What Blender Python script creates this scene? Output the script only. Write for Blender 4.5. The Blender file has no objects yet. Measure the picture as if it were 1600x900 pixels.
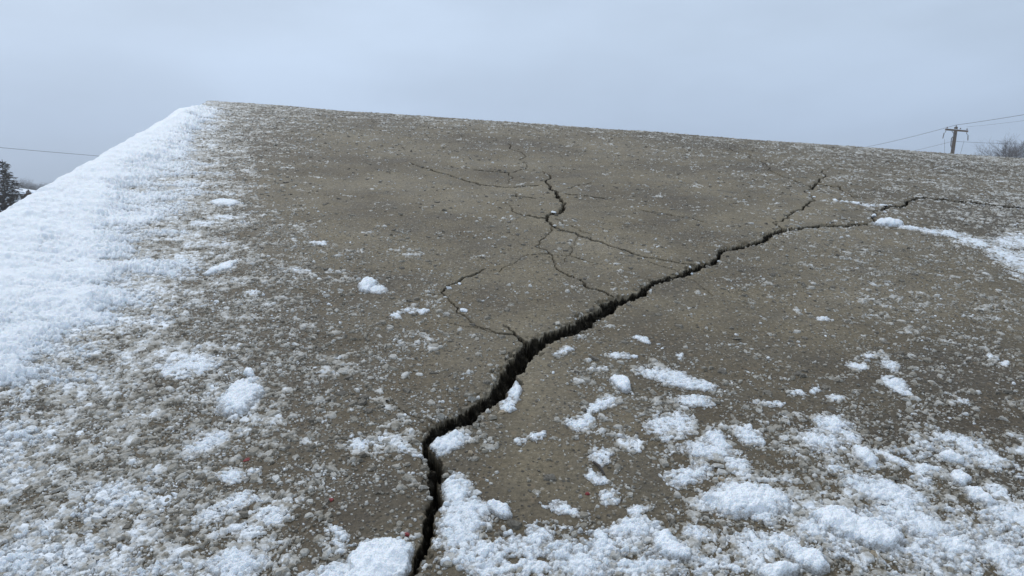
import bpy, math, random
import numpy as np
from mathutils import Vector, Matrix
random.seed(7)
rng = np.random.default_rng(11)
SC = bpy.context.scene
COL = SC.collection

# ------------------------------------------------------------------ camera
PITCH = math.radians(5.9)
EYE = np.array([0.0, 0.0, 1.75])
cam_d = bpy.data.cameras.new("camera"); cam_d.sensor_width = 36; cam_d.lens = 26.0
cam_d.clip_start = 0.02; cam_d.clip_end = 3000
cam = bpy.data.objects.new("camera", cam_d); COL.objects.link(cam)
cam.location = EYE; cam.rotation_euler = (math.radians(90) - PITCH, 0, 0)
SC.camera = cam
FPX = 1155.5

# ------------------------------------------------------------------ world, sun, exposure
SUN_EL, SUN_AZ = math.radians(50), math.radians(-42)       # azimuth from +Y, negative = left
w = bpy.data.worlds.new("World"); SC.world = w; w.use_nodes = True
nt = w.node_tree; nt.nodes.clear()
def wn(t, **k):
    n = nt.nodes.new(t)
    for a, b in k.items(): setattr(n, a, b)
    return n
out = wn('ShaderNodeOutputWorld'); bg = wn('ShaderNodeBackground'); bg.inputs[1].default_value = 0.1
sky = wn('ShaderNodeTexSky', sky_type='NISHITA', sun_disc=False, sun_elevation=SUN_EL, sun_rotation=SUN_AZ)
sky.dust_density = 5.0; sky.air_density = 1.0
tc = wn('ShaderNodeTexCoord'); sep = wn('ShaderNodeSeparateXYZ'); nt.links.new(tc.outputs['Generated'], sep.inputs[0])
ramp = wn('ShaderNodeValToRGB')                             # overcast layer: brighter towards the zenith
e = ramp.color_ramp.elements
e[0].position = 0.0; e[0].color = (0.0460, 0.0570, 0.0735, 1)
e[1].position = 1.0; e[1].color = (0.088, 0.100, 0.116, 1)
for p, c in ((0.10, (0.0490, 0.0612, 0.0800, 1)), (0.22, (0.0595, 0.0728, 0.0915, 1)), (0.38, (0.0620, 0.0750, 0.0930, 1)), (0.60, (0.072, 0.084, 0.100, 1))):
    q = e.new(p); q.color = c
nt.links.new(sep.outputs[2], ramp.inputs[0])
mp = wn('ShaderNodeMapping'); mp.inputs['Scale'].default_value = (1.0, 1.0, 3.2)
nt.links.new(tc.outputs['Generated'], mp.inputs[0])
cl = wn('ShaderNodeTexNoise'); cl.inputs['Scale'].default_value = 1.9; cl.inputs['Detail'].default_value = 5; cl.inputs['Roughness'].default_value = 0.5
nt.links.new(mp.outputs[0], cl.inputs['Vector'])
mr = wn('ShaderNodeMapRange'); mr.inputs[1].default_value = 0.3; mr.inputs[2].default_value = 0.7
mr.inputs[3].default_value = 8.3; mr.inputs[4].default_value = 10.5
nt.links.new(cl.outputs['Fac'], mr.inputs[0])
# gently paler towards the left
ml = wn('ShaderNodeMath', operation='MULTIPLY_ADD'); ml.inputs[1].default_value = -0.62; ml.inputs[2].default_value = 0.0
nt.links.new(sep.outputs[0], ml.inputs[0])
ma = wn('ShaderNodeMath', operation='ADD'); nt.links.new(mr.outputs[0], ma.inputs[0]); nt.links.new(ml.outputs[0], ma.inputs[1])
vm = wn('ShaderNodeVectorMath', operation='SCALE'); nt.links.new(ramp.outputs[0], vm.inputs[0]); nt.links.new(ma.outputs[0], vm.inputs['Scale'])
mix = wn('ShaderNodeMix', data_type='RGBA'); mix.inputs[0].default_value = 0.93
nt.links.new(sky.outputs[0], mix.inputs[6])
v10 = wn('ShaderNodeVectorMath', operation='SCALE'); v10.inputs['Scale'].default_value = 1.0
nt.links.new(vm.outputs[0], v10.inputs[0]); nt.links.new(v10.outputs[0], mix.inputs[7])
nt.links.new(mix.outputs[2], bg.inputs[0]); nt.links.new(bg.outputs[0], out.inputs[0])
v10.inputs['Scale'].default_value = 10.0                    # the background strength is 0.1

sun_d = bpy.data.lights.new("sun", 'SUN'); sun_d.energy = 1.1; sun_d.angle = math.radians(12); sun_d.color = (1, 0.985, 0.96)
sun = bpy.data.objects.new("sun", sun_d); COL.objects.link(sun)
sd = Vector((math.sin(SUN_AZ) * math.cos(SUN_EL), math.cos(SUN_AZ) * math.cos(SUN_EL), math.sin(SUN_EL)))
sun.rotation_euler = sd.to_track_quat('Z', 'Y').to_euler(); sun.location = (0, 0, 30)
vs = SC.view_settings; vs.view_transform = 'Standard'; vs.look = 'None'; vs.exposure = 0.0; vs.gamma = 1.0; vs.use_curve_mapping = False

# ------------------------------------------------------------------ helpers
def tag(o, label=None, cat=None, group=None, kind=None):
    if label: o['label'] = label
    if cat: o['category'] = cat
    if group: o['group'] = group
    if kind: o['kind'] = kind
    return o
def link(o, parent=None):
    COL.objects.link(o)
    if parent: o.parent = parent
    return o
def empty(name, loc=(0, 0, 0), rz=0):
    o = bpy.data.objects.new(name, None); o.empty_display_size = 0.2
    o.location = loc; o.rotation_euler = (0, 0, rz)
    return link(o)
def np_mesh(name, V, F, mats, smooth=True, attrs=None, parent=None, mw=None):
    """V (n,3), F (m,k) all faces with k corners"""
    me = bpy.data.meshes.new(name)
    n, (m, k) = len(V), F.shape
    me.vertices.add(n); me.loops.add(m * k); me.polygons.add(m)
    me.vertices.foreach_set('co', np.ascontiguousarray(V, np.float32).ravel())
    me.loops.foreach_set('vertex_index', np.ascontiguousarray(F, np.int32).ravel())
    me.polygons.foreach_set('loop_start', np.arange(0, m * k, k, dtype=np.int32))
    me.polygons.foreach_set('use_smooth', np.full(m, smooth, bool))
    me.update(calc_edges=True)
    for an, (typ, dat) in (attrs or {}).items():
        a = me.attributes.new(an, typ, 'POINT')
        a.data.foreach_set('vector' if typ == 'FLOAT_VECTOR' else 'value', np.ascontiguousarray(dat, np.float32).ravel())
    for mm in mats: me.materials.append(mm)
    o = bpy.data.objects.new(name, me); link(o, parent)
    if mw is not None: o.matrix_world = mw
    return o

class MB:
    def __init__(s): s.v = []; s.f = []
    def tube(s, pts, rad, n=6, cap=True):
        pts = [Vector(p) for p in pts]
        rads = rad if isinstance(rad, (list, tuple)) else [rad] * len(pts)
        b = len(s.v); up = Vector((0.13, 0.31, 0.94)).normalized()
        for i, p in enumerate(pts):
            d = (pts[min(i + 1, len(pts) - 1)] - pts[max(i - 1, 0)])
            d = d.normalized() if d.length > 1e-9 else Vector((0, 0, 1))
            a = d.cross(up)
            if a.length < 0.05: a = d.cross(Vector((1, 0, 0)))
            a.normalize(); c = d.cross(a)
            for k in range(n):
                t = 2 * math.pi * k / n
                s.v.append(tuple(p + (a * math.cos(t) + c * math.sin(t)) * rads[i]))
        for i in range(len(pts) - 1):
            for k in range(n):
                k2 = (k + 1) % n
                s.f.append((b + i * n + k, b + i * n + k2, b + (i + 1) * n + k2, b + (i + 1) * n + k))
        if cap:
            s.f.append(tuple(b + k for k in range(n))); e_ = b + (len(pts) - 1) * n
            s.f.append(tuple(e_ + n - 1 - k for k in range(n)))
    def box(s, c, h, rz=0.0, M=None):
        b = len(s.v); cr, sr = math.cos(rz), math.sin(rz)
        for dx in (-1, 1):
            for dy in (-1, 1):
                for dz in (-1, 1):
                    x, y, z = dx * h[0], dy * h[1], dz * h[2]
                    p = Vector((x * cr - y * sr, x * sr + y * cr, z))
                    if M: p = M @ p
                    s.v.append(tuple(p + Vector(c)))
        for q in ((0, 1, 3, 2), (4, 6, 7, 5), (0, 4, 5, 1), (2, 3, 7, 6), (0, 2, 6, 4), (1, 5, 7, 3)):
            s.f.append(tuple(b + i for i in q))
    def build(s, name, m, parent=None, smooth=False):
        me = bpy.data.meshes.new(name); me.from_pydata(s.v, [], s.f); me.update()
        if smooth: me.polygons.foreach_set('use_smooth', [True] * len(me.polygons))
        me.materials.append(m)
        return link(bpy.data.objects.new(name, me), parent)

# gradient noise on arrays
_perm = {}
def perlin(x, y, seed=0):
    if seed not in _perm:
        r = np.random.default_rng(1000 + seed)
        p = r.permutation(1024); a = r.uniform(0, 2 * np.pi, 1024)
        _perm[seed] = (np.concatenate([p, p]), np.cos(a).astype(np.float32), np.sin(a).astype(np.float32))
    p, gx, gy = _perm[seed]
    xi = np.floor(x).astype(np.int64); yi = np.floor(y).astype(np.int64)
    fx = (x - xi).astype(np.float32); fy = (y - yi).astype(np.float32); xi &= 1023; yi &= 1023
    xj = (xi + 1) & 1023; yj = (yi + 1) & 1023
    def g(ix, iy, dx, dy):
        h = p[p[ix] + iy]; return gx[h] * dx + gy[h] * dy
    u = fx * fx * fx * (fx * (fx * 6 - 15) + 10); v = fy * fy * fy * (fy * (fy * 6 - 15) + 10)
    a = g(xi, yi, fx, fy); b = g(xj, yi, fx - 1, fy); c = g(xi, yj, fx, fy - 1); d = g(xj, yj, fx - 1, fy - 1)
    return ((a + u * (b - a)) + v * ((c + u * (d - c)) - (a + u * (b - a)))) * 1.5
def fbm(x, y, scale, octs=3, seed=0, gain=0.5):
    r = 0; a = 1.0; t = 0
    for i in range(octs):
        r = r + a * perlin(x * scale + 17.3 * i, y * scale - 9.1 * i, seed + i); t += a; a *= gain; scale *= 2.03
    return r / t
def worley(x, y, scale, seed):
    '''distance to the nearest jittered grain centre (in grain units) and three random numbers of that grain'''
    x = x * scale; y = y * scale
    xi = np.floor(x).astype(np.int64); yi = np.floor(y).astype(np.int64)
    r = np.random.default_rng(5000 + seed); T = r.random((4096, 5)).astype(np.float32); p = r.permutation(4096)
    best = np.full(x.shape, 9.0, np.float32); bid = np.zeros(x.shape, np.int32)
    for dx in (-1, 0, 1):
        for dy in (-1, 0, 1):
            h = p[(p[(xi + dx) & 4095] + yi + dy) & 4095]; t = T[h]
            ex = x - (xi + dx) - t[:, 0]; ey = y - (yi + dy) - t[:, 1]
            # every grain is stretched its own way
            q = 1 + .5 * (t[:, 3] - .5); d = np.sqrt((ex * q) ** 2 + (ey / q) ** 2 + .5 * (t[:, 4] - .5) * ex * ey).astype(np.float32)
            m = d < best; best[m] = d[m]; bid[m] = h[m]
    return best, T[bid, 2], T[bid, 3], T[bid, 4]
def sstep(a, b, x):
    t = np.clip((x - a) / (b - a), 0, 1); return t * t * (3 - 2 * t)

# ------------------------------------------------------------------ the slab's plane (real geometry; the photo's outlines are laid out on it in metres)
HN = 0.70
cp, sp = math.cos(PITCH), math.sin(PITCH)
RT = np.array([1.0, 0, 0]); UPV = np.array([0, sp, cp]); FW = np.array([0, cp, -sp])
nc = np.array([0.04, 1.0, 395 / FPX]); nc /= np.linalg.norm(nc)
NW = nc[0] * RT + nc[1] * UPV - nc[2] * FW                    # plane normal in the world
NW /= np.linalg.norm(NW)
VW = FW - NW * (FW @ NW); VW /= np.linalg.norm(VW)
UW = np.cross(VW, NW)
FOOT = EYE - NW * HN
PM = Matrix(((UW[0], VW[0], NW[0], FOOT[0]), (UW[1], VW[1], NW[1], FOOT[1]), (UW[2], VW[2], NW[2], FOOT[2]), (0, 0, 0, 1)))
def P(px, py):                                                # picture point -> plane coordinates
    px = np.asarray(px, float); py = np.asarray(py, float)
    d = (px - 800)[..., None] * RT + (450 - py)[..., None] * UPV + FPX * FW
    t = -HN / (d @ NW)
    return (d @ UW) * t, (d @ VW) * t
def IP(u, v, z=0.0):                                          # and back
    w_ = u[..., None] * UW + v[..., None] * VW + NW * (z - HN)
    f_ = np.maximum(w_ @ FW, 0.05)
    return 800 + FPX * (w_ @ RT) / f_, 450 - FPX * (w_ @ UPV) / f_

# outline of the slab: half planes (point, outward normal)
def line(p, q, inside):
    d = np.array(q) - np.array(p); n = np.array([d[1], -d[0]]); n /= np.linalg.norm(n)
    if (np.array(inside) - p) @ n > 0: n = -n
    return np.array(p), n
def PP(x, y): a, b = P(x, y); return (float(a), float(b))
LEFT = line(PP(318, 157), PP(10, 343), (0.0, 2.0))
TOP = line(PP(345, 157.5), PP(1600, 246.5), (0.0, 2.0))
RIGHT = (np.array([13.0, 0.0]), np.array([1.0, 0.0]))
BOTTOM = (np.array([0.0, -1.1]), np.array([0.0, -1.0]))
RR = 0.07
def edge_frame(u, v):
    """moves grid points beyond the outline down the sides; returns new u, v, z and the normal"""
    dd = [((u - p[0]) * n[0] + (v - p[1]) * n[1] + RR) for p, n in (LEFT, TOP, RIGHT, BOTTOM)]
    ox = np.zeros_like(u); oy = np.zeros_like(u)
    for d, (p, n) in zip(dd, (LEFT, TOP, RIGHT, BOTTOM)):
        q = np.maximum(d, 0); ox += q * n[0]; oy += q * n[1]
    d = np.hypot(ox, oy); dn = np.maximum(d, 1e-9); ox /= dn; oy /= dn
    dc = np.minimum(d, RR)
    z = -(RR - np.sqrt(np.maximum(RR * RR - dc * dc, 0)))
    ex = np.maximum(d - RR, 0)
    z = z - ex * 7
    nz = np.sqrt(np.maximum(1 - (dc / RR) ** 2, 0))
    return u - ox * ex, v - oy * ex, np.maximum(z, -3.4), ox * dc / RR, oy * dc / RR, nz

# ------------------------------------------------------------------ cracks: (name, label, [(px, py, width in px)], depth factor)
CR = [
 ('main_crack', None, [(640,912,12),(646,895,12),(655,870,15),(666,845,17),(670,820,19),(676,793,20),(679,765,21),(681,745,22),(680,723,25),(668,706,12),(664,696,8),(670,687,12),(681,679,22),(695,668,24),(710,659,25),(737,644,23),(757,633,24),(775,618,30),(785,602,34),(800,578,36),(815,560,33),(830,541,30),(855,528,23),(883,517,23),(911,506,24),(930,492,25),(950,475,23),(972,466,15),(992,461,15),(1004,452,13),(1014,444,8),(1036,436,8),(1061,430,8),(1078,421,12),(1090,416,9),(1105,412,6.5),(1118,412,8),(1122,404,7),(1122,397,7),(1128,391,6),(1149,387,6.5),(1168,382,6),(1184,378,7),(1196,369,7),(1208,365,6),(1220,362,5.5),(1251,357,4),(1282,353,3.5),(1304,353,4.2),(1342,352,3),(1360,351,3.2),(1368,346,7),(1364,340,3),(1363,330,2),(1380,326,2.2),(1400,323,3),(1412,321,4.5),(1420,313,4),(1430,309,2.5),(1450,308,2),(1480,311,2.2),(1510,315,2.4),(1545,319,2.4),(1600,324,3),(1700,333,3)]),
 ('crack', 'jagged dark side crack climbing towards the utility pole', [(1224,362,3),(1215,353,2.2),(1208,348,2),(1230,341,2.2),(1238,334,2.5),(1253,328,2.5),(1258,322,3),(1274,314,3),(1272,308,2.4),(1262,297,2),(1268,293,4.5),(1275,288,4.5),(1280,280,2.5),(1290,275,2),(1294,265,1.3),(1296,257,0.9)]),
 ('crack', 'hooked crack branching left from the bend of the wide crack', [(836,540,13),(822,534,7),(812,527,4),(803,518,3),(795,512,2),(787,509,1.2)]),
 ('crack', 'hooked thin crack with ice crumbs left of centre', [(803,522,1.2),(775,520,1.3),(760,513,1.4),(745,510,1.5),(738,505,1.6),(730,498,1.6),(715,490,1.8),(716,482,2),(705,474,2),(695,464,2.2),(689,458,2.2),(700,448,2.4),(720,437,2.6),(738,430,2.6),(750,424,2.2),(758,420,1.2)]),
 ('crack', 'dark wriggling crack high in the middle of the slab', [(848,268,1.2),(854,282,3),(860,296,4.5),(872,306,5),(883,317,5.5),(881,326,5),(868,334,5),(854,342,4),(864,352,3),(876,358,2.2),(908,368,1.9),(940,376,1.6),(972,388,2),(1000,398,1.8),(1044,406,1.4),(1084,412,1.2)]),
 ('crack', None, [(854,342,1.8),(840,340,1.8),(816,336,1.2),(800,330,1),(790,316,0.8)]),
 ('crack', None, [(860,354,1.6),(858,364,1.8),(848,372,1.9),(836,384,1.9),(854,390,1.8),(864,400,1.8),(868,416,1.9),(880,425,2),(892,430,2),(912,440,2.2),(924,450,2.5),(940,454,2.5),(958,463,3)]),
 ('hairline_crack', None, [(868,342,0.9),(900,356,0.9),(928,366,0.8)]),
 ('hairline_crack', None, [(904,368,1.5),(892,384,1.3),(888,400,1.1),(884,408,0.8)]),
 ('hairline_crack', None, [(794,224,1.6),(806,236,1.5),(812,250,1.5),(824,260,1.5),(812,266,1.2),(796,270,1.5),(794,286,1.2)]),
 ('hairline_crack', None, [(640,255,0.8),(672,264,0.9),(700,272,1),(724,280,1),(752,288,1.2),(788,292,1.2),(840,290,0.9)]),
 ('hairline_crack', None, [(740,265,0.7),(770,268,0.8),(796,270,0.8)]),
 ('hairline_crack', None, [(800,300,0.9),(808,308,1.1),(836,311,0.9)]),
 ('hairline_crack', None, [(884,304,0.7),(924,308,0.7),(948,311,0.6)]),
 ('hairline_crack', None, [(886,296,0.8),(900,291,0.8),(924,286,0.6)]),
 ('hairline_crack', None, [(780,425,0.6),(824,398,0.8),(892,398,0.8),(916,406,0.8),(940,410,0.6)]),
 ('hairline_crack', None, [(1000,328,0.6),(1044,336,0.7),(1084,342,0.7),(1100,348,0.5)]),
 ('hairline_crack', None, [(1140,231,0.8),(1160,238,0.9),(1173,247,1),(1189,253,1),(1202,264,1),(1218,273,1),(1238,280,1),(1253,287,1),(1268,291,1)]),
 ('hairline_crack', None, [(1276,288,1.2),(1296,291,1.5),(1313,292,1.5),(1322,301,1),(1333,307,1.2),(1356,310,1)]),
 ('hairline_crack', None, [(1081,436,1),(1092,444,1),(1106,453,0.9),(1114,461,0.6)]),
 ('hairline_crack', None, [(605,628,0.7),(627,640,0.8),(650,652,1.3),(680,662,0.9)]),
 ('hairline_crack', None, [(672,192,1),(676,205,1)]),
 ('hairline_crack', None, [(1017,408,0.8),(1050,419,0.9),(1063,428,0.9)]),
 ('hairline_crack', None, [(700,505,0.6),(742,512,0.8),(775,521,1.1),(806,524,0.8)]),
]
def resample(pts, amp, levels=3, seed=0):
    r = random.Random(seed)
    p = [tuple(x) for x in pts]
    for L in range(levels):
        q = []
        for a, b in zip(p[:-1], p[1:]):
            q.append(a)
            dx, dy = b[0] - a[0], b[1] - a[1]
            ln = math.hypot(dx, dy); k = r.uniform(-amp, amp)
            if ln < 0.006: continue
            t = r.uniform(.35, .65)
            q.append((a[0] + dx * t - dy * k, a[1] + dy * t + dx * k, a[2] + (b[2] - a[2]) * t))
        q.append(p[-1]); p = q
    return np.array(p)
CRK = []
for ci, (nm, lb, pts) in enumerate(CR):
    A = np.array(pts, float); uv = []
    T = np.gradient(A[:, :2], axis=0); T /= np.linalg.norm(T, axis=1)[:, None]
    N_ = np.stack([-T[:, 1], T[:, 0]], 1)
    hwpx = np.maximum(A[:, 2] * (.8 if nm == 'hairline_crack' else 1.0) * (np.interp(A[:, 0], [640, 700, 760, 1000, 1100], [.90, .84, .74, .74, .85]) if len(A) > 40 else 0.85), 0.55 if nm == 'hairline_crack' else 0.8) / 2
    u0, v0 = P(A[:, 0], A[:, 1])
    u1, v1 = P(A[:, 0] + N_[:, 0] * hwpx, A[:, 1] + N_[:, 1] * hwpx)
    u2, v2 = P(A[:, 0] - N_[:, 0] * hwpx, A[:, 1] - N_[:, 1] * hwpx)
    C = np.stack([u0, v0], 1); TT = np.gradient(C, axis=0); TT /= np.linalg.norm(TT, axis=1)[:, None]
    wd = np.abs((u1 - u2) * -TT[:, 1] + (v1 - v2) * TT[:, 0]) / 2
    pl = resample(np.stack([u0, v0, wd], 1).tolist(), 0.16 if ci == 0 else 0.13, 3 if ci else 2, 50 + ci)
    CRK.append((nm, lb, pl))
def crack_field(u, v):
    """returns depth, crack id (-1 outside), dirt 0..1, lip 0..1"""
    n = u.size
    best = np.full(n, 9.0, np.float32); cid = np.full(n, -1, np.int16); side = np.zeros(n, np.float32); hw_ = np.full(n, 1e-4, np.float32)
    jag = fbm(u, v, 38, 3, 60) ; jag2 = fbm(u, v, 160, 2, 63)
    for i, (nm, lb, pl) in enumerate(CRK):
        m = 0.06
        idx = np.where((u > pl[:, 0].min() - m) & (u < pl[:, 0].max() + m) & (v > pl[:, 1].min() - m) & (v < pl[:, 1].max() + m))[0]
        if idx.size == 0: continue
        for a, b in zip(pl[:-1], pl[1:]):
            hwm = max(a[2], b[2]); mm = hwm * 1.5 + 0.02
            if i == 0 or len(pl) > 60 or True:
                s_ = idx[(u[idx] > min(a[0], b[0]) - mm) & (u[idx] < max(a[0], b[0]) + mm) & (v[idx] > min(a[1], b[1]) - mm) & (v[idx] < max(a[1], b[1]) + mm)]
            if s_.size == 0: continue
            dx, dy = b[0] - a[0], b[1] - a[1]; L2 = dx * dx + dy * dy + 1e-12
            px, py = u[s_] - a[0], v[s_] - a[1]
            t = np.clip((px * dx + py * dy) / L2, 0, 1)
            ex, ey = px - t * dx, py - t * dy
            d = np.hypot(ex, ey); hw = a[2] + (b[2] - a[2]) * t
            hwj = np.maximum(hw * (1 + np.where(hw > .006, .35, .15) * jag[s_]) + np.minimum(hw * 0.6, 0.0036) * (jag[s_] + jag2[s_]), 1e-4)
            q = d / hwj
            # choose by distance beyond the lip
            val = d - hwj
            s2 = val < best[s_]
            k = s_[s2]
            best[k] = val[s2]; hw_[k] = hwj[s2]
            side[k] = (np.sign(dx * ey - dy * ex) * np.minimum(q, 1.5))[s2]
            cid[k] = i
    ins = best < 0
    sdn = np.clip(side, -1, 1)
    width = 2 * hw_
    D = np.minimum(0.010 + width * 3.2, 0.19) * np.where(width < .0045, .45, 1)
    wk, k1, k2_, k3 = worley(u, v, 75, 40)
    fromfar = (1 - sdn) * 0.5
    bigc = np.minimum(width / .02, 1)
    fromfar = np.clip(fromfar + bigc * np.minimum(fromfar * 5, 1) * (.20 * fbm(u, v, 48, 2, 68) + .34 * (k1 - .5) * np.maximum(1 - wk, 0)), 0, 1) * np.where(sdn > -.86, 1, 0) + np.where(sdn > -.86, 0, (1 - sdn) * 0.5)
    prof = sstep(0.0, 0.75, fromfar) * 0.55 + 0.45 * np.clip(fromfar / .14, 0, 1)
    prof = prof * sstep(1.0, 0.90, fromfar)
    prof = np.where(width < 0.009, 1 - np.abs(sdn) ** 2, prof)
    rough = 1 + 0.35 * fbm(u, v, 55, 2, 66) + .55 * (k1 - .5) * (1 - wk)
    depth = np.where(ins, D * prof * rough, 0)
    # broken far face of a wide crack: a rough steep slope first, then the drop
    face = width * (.28 * np.clip(fromfar / .05, 0, 1) + 1.05 * fromfar) * (1 + .25 * fbm(u, v, 55, 2, 66)) + (.006 * (k1 - .5) + .0045 * fbm(u, v, 120, 2, 69)) * np.clip(fromfar * 6, 0, 1)
    face = np.maximum(face, .002) + D * sstep(.42, .80, fromfar) * sstep(1.0, .9, fromfar)
    bl = np.clip((width - .010) / .008, 0, 1)
    depth = np.where(ins, depth * (1 - bl) + face * bl, 0)
    lip = np.exp(-np.maximum(best, 0) / 0.010) * np.minimum(width / 0.03, 1)
    dirt_shade = np.where(ins, np.clip(0.86 + 1.0 * prof, 0, 1) * np.where(width < .0045, .36, np.where(width < .007, .8, 1)), np.exp(-np.maximum(best, 0) / 0.0018) * 0.22)  # colour darkening in and around cracks: grime plus painted shade of the recess
    wj, j1, j2, j3 = worley(u, v, 62, 41)
    chip = (j1 < .42) & (best < (.003 + .014 * j2) * np.minimum(width / .03, 1)) & ~ins
    depth = depth + np.where(chip, (.003 + .007 * j3) * np.minimum(width / .03, 1), 0)
    return depth, np.where(ins, cid, -1), dirt_shade, lip, best

# ------------------------------------------------------------------ how much loose ice crust / snow lies where (0..9 on a coarse layout)
XC = np.arange(25, 1600, 50.0); YC = np.arange(175, 900, 50.0)
CRUST = """99999987654444444444444444444444
99999986432222222222333344555566
99999986321111111111222333444555
99999986321111111112221222344556
99999876532221111111112223333445
99999876543322111111112223333333
99999876543332221111111222233343
99988776554333220221111222233343
98888776654432220243432222333433
88888776654433310243433333433433
88888776554443421343434444544333
88877776554443421223444455555543
88877766554433421123344466666655
88777766554333421234455566666666
88877766554434421445555555555555""".split()
SNOW = """99999841000000000000000000000000
99999631000000000000000000000000
99987532000000000000000000000000
99986422000000000000000000000000
99974322000000000000000000000000
99976521000000000000000000000000
99964210000000000000000000000000
98542211000000000000000000000000
74322211000000000000000000000000
53221211110000000000010011101000
43222221100000000001022122211221
43222221100000000001112122233333
32232221110011000011112223344432
32223222111221221122333333443443
54333332210133343443454344444444""".split()
CRA = np.array([[int(c) for c in r] for r in CRUST]) / 9.0
SNA = np.array([[int(c) for c in r] for r in SNOW]) / 9.0
def cmap(A, px, py):
    x = np.clip((px - 25) / 50, 0, 30.999); y = np.clip((py - 175) / 50, 0, 13.999)
    i = y.astype(int); j = x.astype(int); fx = x - j; fy = y - i
    fx = fx * fx * (3 - 2 * fx); fy = fy * fy * (3 - 2 * fy)
    return (A[i, j] * (1 - fx) + A[i, j + 1] * fx) * (1 - fy) + (A[i + 1, j] * (1 - fx) + A[i + 1, j + 1] * fx) * fy

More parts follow.
